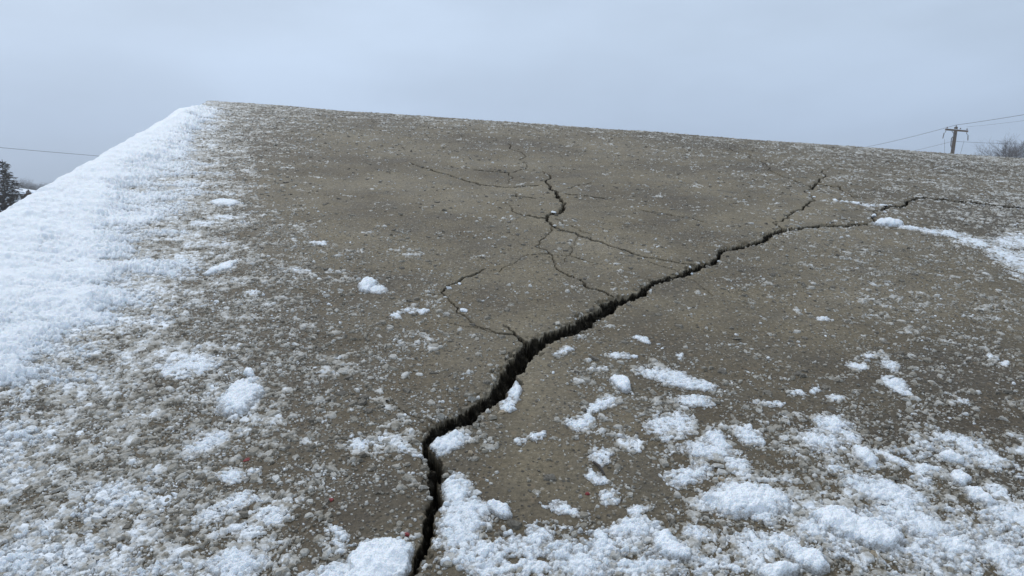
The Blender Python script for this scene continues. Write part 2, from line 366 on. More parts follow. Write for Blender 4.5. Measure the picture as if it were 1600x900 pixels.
# snow patches: (key, [(cx, cy, rx, ry, tilt, thickness cm, firmness)])
SP = [
 ('crack_tongue', 'tall tongue of granular snow right beside the wide black crack', [(712,768,21,27,0,2.2,1.1),(724,815,34,42,-20,2.0,1.05),(745,868,62,34,-8,1.6,.85)]),
 ('crack_fist', 'bright snow lump at the kink of the crack, on its right lip', [(697,692,32,12,22,1.8,1.05),(712,684,15,9,0,2.2,1)]),
 ('crack_spill', 'narrow snow strip hanging over the lip where the crack is widest', [(803,607,9,17,10,2.0,1.1),(795,630,15,15,30,1.4,.95)]),
 ('left_lip', 'thin snow streak ending at the left lip of the crack kink', [(635,700,28,8,-25,1.0,.85),(618,690,18,8,0,.6,.75)]),
 ('dust_mid', 'flat dusty snow smear left of the crack kink', [(565,692,30,11,0,.5,.85)]),
 ('heap_front', 'thick smooth snow heap at the bottom edge, touching the crack from the left', [(590,885,50,32,14,3.2,1.2),(540,900,60,20,5,2.2,1)]),
 ('heap_front_small', 'rounded snow heap at the bottom edge, second from the left corner', [(365,886,42,24,22,2.2,1.05)]),
 ('low_smear', 'low ragged snow smear at the bottom edge in the left corner', [(270,892,50,14,10,1.2,.85),(120,890,60,16,8,1.0,.85)]),
 ('white_cap', 'pure white snow lump shaped like a little peak on bare concrete', [(574,449,13,8,10,2.6,1.2),(586,453,17,6,-6,1.8,1.1)]),
 ('peak_left', 'pointed snow lump with a small chunk on top, in the left field', [(376,620,30,20,28,2.8,1.12),(390,606,12,15,0,2.8,1.1),(390,584,7,6,0,2.2,1.2)]),
 ('flat_left', 'broad flat snow patch above the pointed lump', [(296,573,42,15,8,1.5,1.0),(275,585,25,9,0,.9,.9)]),
 ('finger_pair', 'two finger shaped snow pieces lying end to end at the edge of the bank', [(334,424,13,4,22,1.6,1.2),(356,416,15,4,24,1.5,1.15)]),
 ('pill_high', 'small bright oval of snow high up beside the snow bank', [(352,318,20,4.5,0,1.6,1.15)]),
 ('pill_low', 'dull snow oval just below the small bright oval', [(317,350,18,4,0,1.2,1.0),(350,341,20,4,0,1.0,.9)]),
 ('tilted_left', 'slanting granular snow streak left of the crack', [(320,692,36,10,28,1.2,1.0),(342,680,14,8,20,1.4,1.0)]),
 ('blob_left', 'roundish snow blob under the slanting streak', [(360,742,17,11,0,1.2,1.0),(398,733,14,6,0,.7,.85)]),
 ('long_slant', 'long dusty snow streak rising to the right near the bottom left', [(335,805,32,15,30,.9,.9),(370,785,34,12,24,.9,.9),(405,775,24,9,10,.6,.85)]),
 ('rough_pair', 'rough pair of snow clots above the bottom heaps', [(425,803,22,13,15,1.0,.95),(385,828,25,12,12,1.0,.95),(440,810,16,9,0,.8,.85)]),
 ('round_clot', 'upright snow clot between two bottom heaps', [(528,845,20,22,20,.9,.85),(520,825,12,12,0,.8,.85)]),
 ('crumb_row', 'row of icy snow crumbs beside the thin hooked crack', [(618,494,10,5,15,.9,.92),(640,489,16,3.6,5,.8,.88),(662,488,7,4,0,.9,.9)]),
 ('mid_clots', 'faint snow clots halfway up the left field', [(395,460,17,5,0,1.0,.95),(500,382,14,4,0,.8,.9),(470,425,16,4,-8,.7,.85)]),
 ('kinked_patch', 'small ragged snow patch right of the widest crack part', [(880,549,16,5,8,1.0,.95)]),
 ('drop', 'smooth drop shaped snow lump on bare concrete right of the crack', [(968,600,14,7,-28,2.4,1.25)]),
 ('drop_low', 'small smooth snow lump right of the tall tongue', [(779,801,19,7,-15,2.0,1.2)]),
 ('crest', 'wide jagged snow crest in the middle of the right half', [(1050,590,48,10,-14,1.6,1.05),(1085,600,34,8,-8,1.4,1.0),(1020,581,26,8,0,1.1,.95)]),
 ('crest_low', 'greyish snow patch directly below the wide crest', [(1085,627,28,10,0,1.2,1.0)]),
 ('grain_patch', 'square grainy patch of half melted snow', [(1048,665,34,18,5,.8,.95),(1045,685,14,9,0,.8,.9)]),
 ('grain_small', 'oval of thin half melted snow left of the square grainy patch', [(985,695,21,10,-10,.5,.9)]),
 ('knob_pair', 'forked snow clot with a knob on its right arm', [(946,629,14,9,10,1.3,1.05),(930,637,16,7,10,1.0,.95)]),
 ('knob_low', 'snow clot with a raised right end, under the forked clot', [(905,663,21,9,8,1.2,1.0),(920,653,8,7,0,1.8,1.1)]),
 ('tiny_clots', 'pair of pale snow clots close to the tall tongue', [(845,680,16,8,0,.8,.9),(812,688,12,6,0,.6,.85)]),
 ('stick_top', 'snow clot above a short black stick', [(936,714,17,13,-20,1.0,.95)]),
 ('stick_low', 'narrow snow streak under the short black stick', [(930,745,17,9,-30,1.0,.95),(953,779,14,13,-40,1.0,.95)]),
 ('wing', 'winged snow patch with a raised crest, right of centre near the bottom', [(1120,690,22,13,-35,2.2,1.1),(1105,706,42,10,-8,1.5,1.0),(1152,730,22,14,-30,1.2,.98)]),
 ('wing_small', 'pointed snow patch right of the winged patch', [(1172,684,24,12,-20,1.6,1.02),(1168,672,7,8,0,1.8,1.0)]),
 ('wing_low', 'roundish snow patch under the winged patch', [(1075,744,33,17,8,1.4,1.02)]),
 ('long_heap', 'long bright snow heap near the bottom, right of the middle', [(1165,785,62,22,-4,2.4,1.12),(1120,792,30,12,0,1.4,1.0),(1190,805,25,14,-20,1.6,1)]),
 ('frost_streak', 'thin frosty streak between the tall tongue and the white stone', [(885,796,36,10,-16,.5,.88)]),
 ('frost_bit', 'small frosty clot beside the white pointed stone', [(995,797,24,6,0,.6,.95)]),
 ('bottom_left_drift', 'spiky snow drift at the bottom edge right of the tall tongue', [(838,838,20,22,0,1.8,1.0),(812,858,34,18,0,1.2,.92),(800,890,80,14,0,1.0,.85)]),
 ('bottom_mid_drift', 'lumpy snow drift at the bottom edge in the middle of the photo', [(993,828,28,20,0,2.0,1.05),(945,858,26,25,0,1.8,1.0),(905,885,30,24,0,1.8,1.05),(963,832,12,8,-20,2.0,1.1),(1010,888,60,14,0,1.4,.95)]),
 ('bottom_oval', 'slanting oval snow lump at the bottom, inside the lumpy drift', [(1046,858,29,14,-32,2.2,1.15)]),
 ('round_bump', 'small rounded snow bump above the bottom edge', [(1090,837,19,10,0,1.3,1.05)]),
 ('rough_field', 'rough thin snow field at the bottom edge below the long bright heap', [(1178,852,40,20,-15,.9,.9),(1135,886,42,12,-10,.9,.9),(1200,890,25,10,-20,1.4,1.0)]),
 ('horned', 'horned snow patch highest in the lower right field', [(1300,664,24,14,-12,1.8,1.05),(1282,688,32,14,-12,1.5,1.02),(1325,680,18,10,-30,1.0,.95)]),
 ('ridge', 'short rounded snow ridge below the horned patch', [(1350,716,20,8,-34,2.2,1.15),(1365,728,14,7,-20,1.6,1)]),
 ('grey_clot', 'greyish snow clot left of the short ridge', [(1300,733,20,9,-12,.9,.95)]),
 ('slant_pair', 'thin slanting snow strip pointing at the wide right patch', [(1435,686,26,5,-30,.9,.95),(1392,717,22,6,-22,1.0,1.0)]),
 ('wide_right', 'wide grainy snow patch near the right edge', [(1515,698,40,12,-24,1.4,1.05),(1545,716,24,13,-15,1.4,1.02),(1480,686,20,5,-25,.8,.95)]),
 ('twin_top', 'upper of two smooth snow lumps under the wide right patch', [(1485,718,20,7,-12,2.0,1.15)]),
 ('twin_low', 'lower of two smooth snow lumps under the wide right patch', [(1497,749,15,7,-38,2.0,1.15)]),
 ('loaf', 'smooth loaf of snow near the right edge', [(1532,780,25,8,-22,2.4,1.2)]),
 ('right_heap', 'large snow heap in the middle of the lower right field', [(1385,772,66,16,-14,2.0,1.08),(1410,800,48,20,-20,1.6,1.02),(1450,735,30,8,-10,1.1,.98),(1440,750,20,8,-20,1.0,.9)]),
 ('front_heap', 'thick smooth snow heap low in the right field', [(1310,822,34,18,-18,3.0,1.15),(1360,838,40,17,-14,2.8,1.15),(1270,830,22,12,0,1.8,1.02)]),
 ('drift_long', 'long snow drift falling away to the right from the thick heap', [(1440,820,45,20,-22,1.6,1.04),(1480,850,45,18,-24,1.4,1.0),(1440,870,40,14,-18,1.2,.95)]),
 ('edge_patch', 'snow patch cut off by the right edge of the photo', [(1580,808,38,13,-26,2.0,1.08),(1560,768,20,7,-20,1.0,.95)]),
 ('edge_patch_low', 'grainy snow patch in the bottom right corner', [(1565,868,46,18,-26,1.6,1.02),(1520,888,28,10,-20,1.0,.95),(1590,895,25,10,0,1.4,1)]),
 ('corner_lump', 'bright snow lump at the bottom edge left of the thick heap', [(1258,876,34,13,-30,2.4,1.12),(1213,896,30,12,0,2.6,1.15),(1220,850,36,13,-8,1.5,1.02)]),
 ('hard_lump', 'hard oblong lump of snow at the end of the long crack', [(1386,352,20,3.2,-2,3.6,1.3)]),
 ('hard_tail', 'trail of snow crumbs running right from the oblong lump', [(1424,358,20,3.4,-8,1.8,1.0),(1452,364,16,4,-12,2.0,1.0),(1482,367,30,5,-8,1.6,.92),(1525,380,38,8,-14,1.0,.88),(1575,402,42,12,-18,1.0,.9),(1590,378,40,12,0,.8,.92),(1640,410,60,25,0,1,.98)]),
 ('ice_line', 'thin line of white ice above the oblong lump', [(1319,316,8,1.5,-4,.8,.88),(1337,318,9,2.2,-6,1.2,.92),(1352,321,8,2.4,-8,1.2,.9),(1374,321,20,2.0,-2,.7,.8),(1305,314,3.4,2.2,0,1.6,1.1)]),
 ('right_mid_a', 'bright flat snow spot above the right field, leftmost of three', [(1341,573,17,4.5,-6,1.1,1.02),(1360,557,14,3,-6,.8,.9)]),
 ('right_mid_b', 'small snow spot above the right field, in the middle of three', [(1390,571,14,7,-12,1.2,1.02)]),
 ('right_mid_c', 'ragged snow spot above the right field, lowest of three', [(1400,602,20,9,-28,1.2,1.02),(1412,612,14,6,-20,.8,.95)]),
 ('faint_row', 'faint icy row of snow flecks right of the wide crest', [(1200,630,26,5,-6,.6,.85),(1250,613,16,4,-8,.7,.9),(1274,611,9,5,0,1,.95),(1304,620,13,4,-6,.8,.95)]),
 ('fleck', 'lone white snow fleck on bare concrete above the right field', [(1288,498,12,3.4,-8,1,1.0)]),
 ('fleck_far', 'small snow fleck near the right edge halfway down', [(1570,567,9,4,-20,1,1.0),(1548,558,10,5,0,.7,.9),(1504,628,10,4,0,.6,.9)]),
 ('melt_a', 'flat glassy remains of snow above the drop shaped lump', [(1005,530,14,4,-14,.8,.98),(972,556,20,5,-6,.4,.9),(1062,556,8,4,0,.8,.95),(935,575,14,3.4,0,.5,.85)]),
]
PK = []; PE = []                                              # patch ellipses in plane metres
for i, (key, lab, els) in enumerate(SP):
    for (cx, cy, rx, ry, ang, th, fm) in els:
        a = math.radians(ang)
        ax = np.array([math.cos(a) * rx, -math.sin(a) * rx]); ay = np.array([math.sin(a) * ry, math.cos(a) * ry])
        u0, v0 = P(cx, cy); u1, v1 = P(cx + ax[0], cy + ax[1]); u2, v2 = P(cx + ay[0], cy + ay[1])
        J = np.array([[u1 - u0, u2 - u0], [v1 - v0, v2 - v0]])
        PE.append((i, float(u0), float(v0), np.linalg.inv(J), float(np.abs(J).sum()), th * 0.01, fm))
def snow_field(u, v, nz, crackbest, px, py):
    """signed coverage F (>0 snow) , thickness, owner (-1 bank)"""
    wx = u + 0.012 * fbm(u, v, 22, 2, 80); wy = v + 0.012 * fbm(u, v, 22, 2, 84)
    cov = cmap(SNA, px, py)
    nz1 = fbm(u * .6, v * 1.05, 6.5, 4, 90, .6); nz2 = fbm(u, v, 55, 3, 95, .62)
    dam = 1 / (1 + (v / 4.5) ** 2)
    w1, a1, a2, a3 = worley(u + .004 * nz1, v, 95, 1)
    gr = (.5 - w1) * .9 + (a1 - .5) * .5
    Fb = (cov - 0.5) * 1.45 + 1.05 * nz1 + (0.42 * nz2 + .30 * gr) * (1 - .35 * (cov > .9))
    dl = -((u - LEFT[0][0]) * LEFT[1][0] + (v - LEFT[0][1]) * LEFT[1][1])    # metres inside the left edge
    Fb = Fb + 0.8 * sstep(0.40, 0.0, dl) * sstep(6.9, 6.0, v)
    far = (u > 2.0) & (v < 0.0)
    Fb = np.where(cov > 0.08, Fb, -0.6)
    Fb = Fb * (nz > .15) - 1.0 * (nz <= .15)
    thb = 0.0015 + np.where(u > 0, 0.009, 0.010) * np.clip(Fb, 0, 1.2) ** 0.8 + (0.026 * sstep(0.42, 0.03, dl) + 0.014 * sstep(1.0, 0.3, dl)) * sstep(0.0, 0.9, Fb) * sstep(7.3, 5.9, v)
    own = np.where(u > -.1 + .0 * v, -2, -1).astype(np.int16); F = Fb.copy(); th = thb
    edge = 0.50 * fbm(u, v, 24, 3, 100, .65) + 0.30 * fbm(u, v, 90, 3, 104, .65) + .34 * gr
    for (i, u0, v0, Ji, ext, t, fm) in PE:
        R = ext * 1.5 + 0.02
        k = np.where((np.abs(u - u0) < R) & (np.abs(v - v0) < R))[0]
        if k.size == 0: continue
        a = Ji[0, 0] * (wx[k] - u0) + Ji[0, 1] * (wy[k] - v0); b = Ji[1, 0] * (wx[k] - u0) + Ji[1, 1] * (wy[k] - v0)
        r2 = a * a + b * b
        soft = np.clip((1.25 - fm) / .4, 0.25, 1.2)
        Fi = (1.0 - r2 * 0.8) * (0.72 if fm > 1.1 else 0.50) + (fm - 1.0) * 1.0 + edge[k] * 1.2 * soft
        Fi = np.where(r2 < 2.3, Fi, -1)
        s = Fi > F[k]
        kk = k[s]; F[kk] = Fi[s]; own[kk] = i
        th[kk] = t * (.66 if fm > 1.1 else .50) * (0.12 + 0.88 * np.clip(Fi[s] * 1.15, 0, 1) ** (0.6 if fm > 1.1 else 0.95))
    # nothing bridges an open crack
    F = np.minimum(F, (crackbest - 0.0025) * 60)
    return F, th, own, gr

# base relief of the concrete (metres)
def relief(u, v):
    return 0.010 * fbm(u, v, 0.9, 2, 1) + 0.0035 * fbm(u, v, 5, 3, 5) + 0.0017 * fbm(u, v, 42, 3, 10, .6) + 0.0015 * np.minimum(fbm(u, v, 115, 2, 15), 0.12)

# ------------------------------------------------------------------ grid over the slab, finer where the surface is near and in view
th0 = math.radians(49.5); th1 = math.radians(5.05)
NR = 1150
ang = th1 + (th0 - th1) * np.linspace(1, 0, NR) ** 1.25; vr = HN / np.tan(ang)
vr = np.concatenate([np.linspace(-1.75, vr[0] - 0.004, 70), vr, np.linspace(vr[-1] + 0.05, 11.0, 30)])
sc = np.linspace(-0.80, 0.76, 1420)
sc = np.concatenate([-np.geomspace(3.2, 0.803, 140), sc, np.geomspace(0.763, 9.0, 160)])
W_ = np.maximum(vr * 0.946 + HN * 0.324, 0.75)
U0 = (sc[None, :] * W_[:, None]); V0 = np.repeat(vr[:, None], len(sc), 1)
SH = U0.shape; U0 = U0.ravel(); V0 = V0.ravel()
keep = np.ones(U0.size, bool)
UE, VE, ZE, NX, NY, NZ = edge_frame(U0, V0)
depth, cid, dirt_shade, lip, cbest = crack_field(U0, V0)
REL = relief(U0, V0)
PXG, PYG = IP(U0, V0)
F_, TH, OWN, GRAIN = snow_field(U0, V0, NZ, cbest, PXG, PYG)
chips = np.maximum(fbm(U0, V0, 70, 2, 200), 0)
base = REL - lip * 0.004 * (0.6 + chips * 2) - depth
bx, by, bz = UE + NX * base, VE + NY * base, ZE + NZ * base
# side walls get some relief of their own
sd_ = NZ < 0.05
bx = bx + np.where(sd_, NX * 0.01 * fbm(U0, V0 * 3, 4, 3, 30), 0)
VB = np.stack([bx, by, bz], 1)
R_, C_ = SH
ii = (np.arange(R_ - 1)[:, None] * C_ + np.arange(C_ - 1)[None, :]).ravel()
Q = np.stack([ii, ii + 1, ii + 1 + C_, ii + C_], 1)
hidden = (VB[Q, 2] < -3.35).all(1)
Q = Q[~hidden]

# ------------------------------------------------------------------ materials
def mat(name):
    m = bpy.data.materials.new(name); m.use_nodes = True; t = m.node_tree; t.nodes.clear()
    o = t.nodes.new('ShaderNodeOutputMaterial'); b = t.nodes.new('ShaderNodeBsdfPrincipled'); t.links.new(b.outputs[0], o.inputs[0])
    return m, t, b
def N(t, ty, **k):
    n = t.nodes.new(ty)
    for a, b in k.items(): setattr(n, a, b)
    return n
def noise(t, vec, scale, detail=3, rough=.55):
    n = N(t, 'ShaderNodeTexNoise'); n.inputs['Scale'].default_value = scale; n.inputs['Detail'].default_value = detail; n.inputs['Roughness'].default_value = rough
    t.links.new(vec, n.inputs['Vector']); return n.outputs['Fac']
def rampf(t, f, stops):
    r = N(t, 'ShaderNodeValToRGB'); e = r.color_ramp.elements
    while len(e) < len(stops): e.new(0.5)
    for q, (p, c) in zip(e, stops): q.position = p; q.color = (c if isinstance(c, tuple) else (c, c, c)) + (1,)
    t.links.new(f, r.inputs[0]); return r.outputs[0]
def mixc(t, fac, a, b, mode='MIX'):
    m = N(t, 'ShaderNodeMix', data_type='RGBA', blend_type=mode)
    for s, i in ((fac, 0), (a, 6), (b, 7)):
        if hasattr(s, 'is_linked') or hasattr(s, 'links'): t.links.new(s, m.inputs[i])
        else: m.inputs[i].default_value = s if i == 0 else (tuple(s) + (1,))
    return m.outputs[2]
def mth(t, op, a, b=0.0, c=0.0):
    m = N(t, 'ShaderNodeMath', operation=op)
    for i, s in enumerate((a, b, c)):
        if hasattr(s, 'links'): t.links.new(s, m.inputs[i])
        else: m.inputs[i].default_value = s
    return m.outputs[0]
def simple(name, col, rough=.8, scale=8, var=.25, bump=.3, bscale=None):
    m, t, b = mat(name); tcn = N(t, 'ShaderNodeTexCoord').outputs['Object']
    n = noise(t, tcn, scale, 4)
    c = rampf(t, n, [(.3, tuple(x * (1 - var) for x in col)), (.7, tuple(min(x * (1 + var), 1) for x in col))])
    t.links.new(c, b.inputs['Base Color']); b.inputs['Roughness'].default_value = rough
    bp = N(t, 'ShaderNodeBump'); bp.inputs['Strength'].default_value = bump; bp.inputs['Distance'].default_value = .02
    t.links.new(noise(t, tcn, bscale or scale * 6, 4), bp.inputs['Height']); t.links.new(bp.outputs[0], b.inputs['Normal'])
    return m

def make_concrete():
    m, t, b = mat('weathered_concrete'); co = N(t, 'ShaderNodeTexCoord').outputs['Object']
    big = noise(t, co, 1.1, 5, .62); mid = noise(t, co, 7, 5, .6); fine = noise(t, co, 90, 4, .7); grit = noise(t, co, 420, 3, .7)
    c = rampf(t, big, [(.39, (.111, .089, .058)), (.5, (.160, .131, .084)), (.62, (.206, .172, .116))])
    c = mixc(t, 1.0, c, rampf(t, mid, [(.3, .74), (.5, 1.0), (.70, 1.18)]), 'MULTIPLY')
    c = mixc(t, 1.0, c, rampf(t, fine, [(.28, .62), (.5, 1.0), (.72, 1.34)]), 'MULTIPLY')
    c = mixc(t, 1.0, c, rampf(t, grit, [(.3, .72), (.5, 1.0), (.72, 1.35)]), 'MULTIPLY')
    # exposed aggregate: pale, tan and dark grains
    for sc_, thr, colr, lo in ((95, .16, (.34, .31, .26), .62), (150, .15, (.44, .41, .36), .80), (60, .17, (.22, .17, .11), .60), (120, .2, (.03, .028, .025), .66)):
        vo = N(t, 'ShaderNodeTexVoronoi'); vo.inputs['Scale'].default_value = sc_; t.links.new(co, vo.inputs['Vector'])
        sx = N(t, 'ShaderNodeSeparateColor'); t.links.new(vo.outputs['Color'], sx.inputs[0])
        pick = mth(t, 'GREATER_THAN', sx.outputs[0], lo)
        size = mth(t, 'MULTIPLY_ADD', sx.outputs[1], thr * 1.6, thr * .5)
        dot = mth(t, 'LESS_THAN', vo.outputs['Distance'], size)
        c = mixc(t, mth(t, 'MULTIPLY', mth(t, 'MULTIPLY', pick, dot), .8), c, colr)
    at = N(t, 'ShaderNodeAttribute'); at.attribute_name = 'dirt_shade'
    aw = N(t, 'ShaderNodeAttribute'); aw.attribute_name = 'wet'
    wf = mth(t, 'MULTIPLY', aw.outputs['Fac'], rampf(t, mid, [(.35, .55), (.6, 1.0)]))
    c = mixc(t, wf, c, mixc(t, 1.0, c, (.50, .45, .375), 'MULTIPLY'))
    ar = N(t, 'ShaderNodeAttribute'); ar.attribute_name = 'rim'
    c = mixc(t, mth(t, 'MULTIPLY', ar.outputs['Fac'], .5), c, (.34, .31, .25))
    c = mixc(t, mth(t, 'MULTIPLY', at.outputs['Fac'], .97), c, rampf(t, noise(t, co, 48, 4, .7), [(.40, (.003, .0026, .002)), (.55, (.013, .011, .008)), (.68, (.055, .047, .034))]))  # crack walls coloured near black, recess shade painted in along with dirt
    t.links.new(c, b.inputs['Base Color'])
    t.links.new(mth(t, 'SUBTRACT', rampf(t, mid, [(.3, .65), (.7, .9)]), mth(t, 'MULTIPLY', wf, .22)), b.inputs['Roughness'])
    t.links.new(mth(t, 'MULTIPLY_ADD', at.outputs['Fac'], -.31, .35), b.inputs['Specular IOR Level'])
    bp = N(t, 'ShaderNodeBump'); bp.inputs['Strength'].default_value = .9; bp.inputs['Distance'].default_value = .0022
    h = mth(t, 'ADD', mth(t, 'MULTIPLY', fine, 1.4), mth(t, 'MULTIPLY', grit, .55))
    t.links.new(h, bp.inputs['Height']); t.links.new(bp.outputs[0], b.inputs['Normal'])
    return m
def make_snow():
    m, t, b = mat('granular_snow'); co = N(t, 'ShaderNodeTexCoord').outputs['Object']
    at = N(t, 'ShaderNodeAttribute'); at.attribute_name = 'firm'
    n1 = noise(t, co, 70, 4, .7); n2 = noise(t, co, 330, 3, .7)
    f = mth(t, 'ADD', at.outputs['Fac'], mth(t, 'MULTIPLY_ADD', n2, .9, -.45))
    f = mth(t, 'ADD', f, mth(t, 'MULTIPLY_ADD', n1, .9, -.45))
    c = rampf(t, f, [(.0, (.24, .225, .20)), (.26, (.46, .46, .455)), (.52, (.76, .80, .835)), (.9, (.90, .93, .96))])
    t.links.new(c, b.inputs['Base Color']); b.inputs['Roughness'].default_value = .55
    b.inputs['Specular IOR Level'].default_value = .3
    b.inputs['Subsurface Weight'].default_value = .25; b.inputs['Subsurface Radius'].default_value = (.6, .8, 1.0); b.inputs['Subsurface Scale'].default_value = .012
    bp = N(t, 'ShaderNodeBump'); bp.inputs['Strength'].default_value = .75; bp.inputs['Distance'].default_value = .003
    vo = N(t, 'ShaderNodeTexVoronoi'); vo.inputs['Scale'].default_value = 330; t.links.new(co, vo.inputs['Vector'])
    h = mth(t, 'ADD', mth(t, 'MULTIPLY', noise(t, co, 130, 4, .7), 1.5), mth(t, 'MULTIPLY', n2, .6))
    h = mth(t, 'SUBTRACT', h, mth(t, 'MULTIPLY', vo.outputs['Distance'], .9))
    t.links.new(h, bp.inputs['Height']); t.links.new(bp.outputs[0], b.inputs['Normal'])
    return m
def make_flake():
    m, t, b = mat('ice_crust'); co = N(t, 'ShaderNodeTexCoord').outputs['Object']
    at = N(t, 'ShaderNodeAttribute'); at.attribute_name = 'tone'
    n = noise(t, co, 260, 3, .7)
    f = mth(t, 'ADD', at.outputs['Fac'], mth(t, 'MULTIPLY_ADD', n, .7, -.35))
    c = rampf(t, f, [(.0, (.10, .088, .07)), (.25, (.25, .225, .18)), (.55, (.47, .455, .42)), (.82, (.71, .73, .745)), (1., (.86, .89, .92))])
    t.links.new(c, b.inputs['Base Color']); b.inputs['Roughness'].default_value = .62; b.inputs['Specular IOR Level'].default_value = .3
    bp = N(t, 'ShaderNodeBump'); bp.inputs['Strength'].default_value = .7; bp.inputs['Distance'].default_value = .0016
    t.links.new(noise(t, co, 420, 3, .7), bp.inputs['Height']); t.links.new(bp.outputs[0], b.inputs['Normal'])
    return m
M_CON = make_concrete(); M_SNOW = make_snow(); M_FLAKE = make_flake()

# ------------------------------------------------------------------ the slab: body mesh + one child per crack
slab = None
def sub_mesh(name, faces, VV, attrs, mats, parent=None, mw=None):
    idx, inv = np.unique(faces, return_inverse=True)
    return np_mesh(name, VV[idx], inv.reshape(faces.shape), mats, True, {k: ('FLOAT', a[idx]) for k, a in attrs.items()}, parent, mw)
fc = cid[Q]; inside = (fc >= 0).sum(1) >= 2
fid = np.where(inside, fc.max(1), -1)
rim = lip * (cbest > 0) * (cbest < .007) * np.clip(.6 + .9 * fbm(U0, V0, 60, 2, 670), 0, 1)
wet = np.clip(.65 * sstep(2.3, 1.1, V0) * (.8 + .8 * fbm(U0, V0, 2.2, 3, 660)) + (cmap(CRA, PXG, PYG) - .22) * 1.9 + .25 * fbm(U0, V0, 3, 3, 620) + .8 * np.exp(-np.maximum(-F_, 0) / .3) * (OWN != -1) * (F_ > -.9), 0, 1)
slab = sub_mesh('concrete_slab', Q[fid < 0], VB, {'dirt_shade': dirt_shade, 'wet': wet, 'rim': rim}, [M_CON], None, PM)
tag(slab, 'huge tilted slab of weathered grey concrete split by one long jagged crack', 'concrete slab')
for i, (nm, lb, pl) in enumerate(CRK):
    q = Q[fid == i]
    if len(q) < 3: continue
    c = sub_mesh(nm, q, VB, {'dirt_shade': dirt_shade, 'wet': wet, 'rim': rim}, [M_CON], slab)
    if lb: c['label'] = lb

# ------------------------------------------------------------------ snow on the slab
lump = fbm(U0, V0, 45, 3, 110, .6); grain = fbm(U0, V0, 190, 2, 115, .6); wave = fbm(U0, V0 * 1.3, 12, 3, 118, .6)
firmv = np.clip(F_ * 1.5, 0, 1)
bank_ = OWN < 0
nearw = 1 / (1 + (np.maximum(V0, 0) / 3.5) ** 3)
w2, b1_, b2_, b3_ = worley(U0, V0, 210, 2)
softp = np.clip((TH - .012) / .008, 0, .65)
tt = TH * (1 + 0.30 * lump) + 0.0018 * lump + (0.0034 * GRAIN + .0022 * (.45 - w2)) * nearw * (1 - softp) + 0.0009 * grain * nearw
calm = np.where(bank_ & (U0 < 0), .40 + .60 * sstep(.95, .45, F_), 1.0)
tt = TH + (tt - TH) * calm
tt = tt + np.where(bank_, (0.006 * wave + .020 * fbm(U0 * .5 + .1 * V0, V0 * 1.15, 7.5, 3, 640, .55) + .004 * fbm(U0, V0 * 1.3, 26, 2, 630)) * sstep(0.1, .9, F_) * (1 - .5 * sstep(1.3, 1.9, F_)), 0.002 * wave)
tt = np.where(F_ > 0, np.maximum(tt, 0.0012), F_ * 0.06)
tt = np.where((F_ > 0) & (F_ < .12), tt * (0.4 + F_ / .2), tt)
hh = REL - lip * 0.003 + np.where(depth > 0, 0, 0)
sx_, sy_, sz_ = UE + NX * (hh + tt), VE + NY * (hh + tt), ZE + NZ * (hh + tt) + np.minimum(tt, 0)
VSN = np.stack([sx_, sy_, sz_], 1)
Fq = F_[Q]; sel = (Fq > 0).any(1) & ~(cbest[Q] < 0.001).any(1) & (NZ[Q] > .05).any(1)
SQ = Q[sel]; SO = OWN[SQ].max(1)
firm = np.clip(0.12 + F_ * np.where(OWN == -1, 1.25, 1.05) + np.where(TH > .012, .22, 0) + .25 * GRAIN, 0, 1.15)
def biggest(q):
    ids = {int(a): n for n, a in enumerate(q[:, 0])}; lab_ = -np.ones(len(q), int); sizes = []
    for st0 in range(len(q)):
        if lab_[st0] >= 0: continue
        k = len(sizes); lab_[st0] = k; stack = [st0]; cnt = 0
        while stack:
            n = stack.pop(); cnt += 1; a = int(q[n, 0])
            for nb in (a - 1, a + 1, a - C_, a + C_):
                m_ = ids.get(nb)
                if m_ is not None and lab_[m_] < 0: lab_[m_] = k; stack.append(m_)
        sizes.append(cnt)
    return lab_ == int(np.argmax(sizes))
owner_parts = []; rest = [SQ[SO == -2]]
for i, (key, lab, els) in enumerate(SP):
    q = SQ[SO == i]
    if len(q) < 3: continue
    b = biggest(q); rest.append(q[~b]); owner_parts.append((lab, q[b]))
bq = SQ[SO == -1]; b = biggest(bq); rest.append(bq[~b]); bq = bq[b]
for lab, q in owner_parts:
    o = sub_mesh('snow_patch', q, VSN, {'firm': firm}, [M_SNOW], None, PM)
    tag(o, lab, 'snow', 'snow patches lying on the slab')

thin = sub_mesh('thin_snow', np.concatenate(rest), VSN, {'firm': firm}, [M_SNOW], None, PM)
tag(thin, 'thin broken remnants of granular snow scattered between the larger patches', 'thin snow', None, 'stuff')
bank = sub_mesh('snow_bank', bq, VSN, {'firm': firm}, [M_SNOW], None, PM)
tag(bank, 'broad bank of white snow lying along the left edge of the slab', 'snow bank')
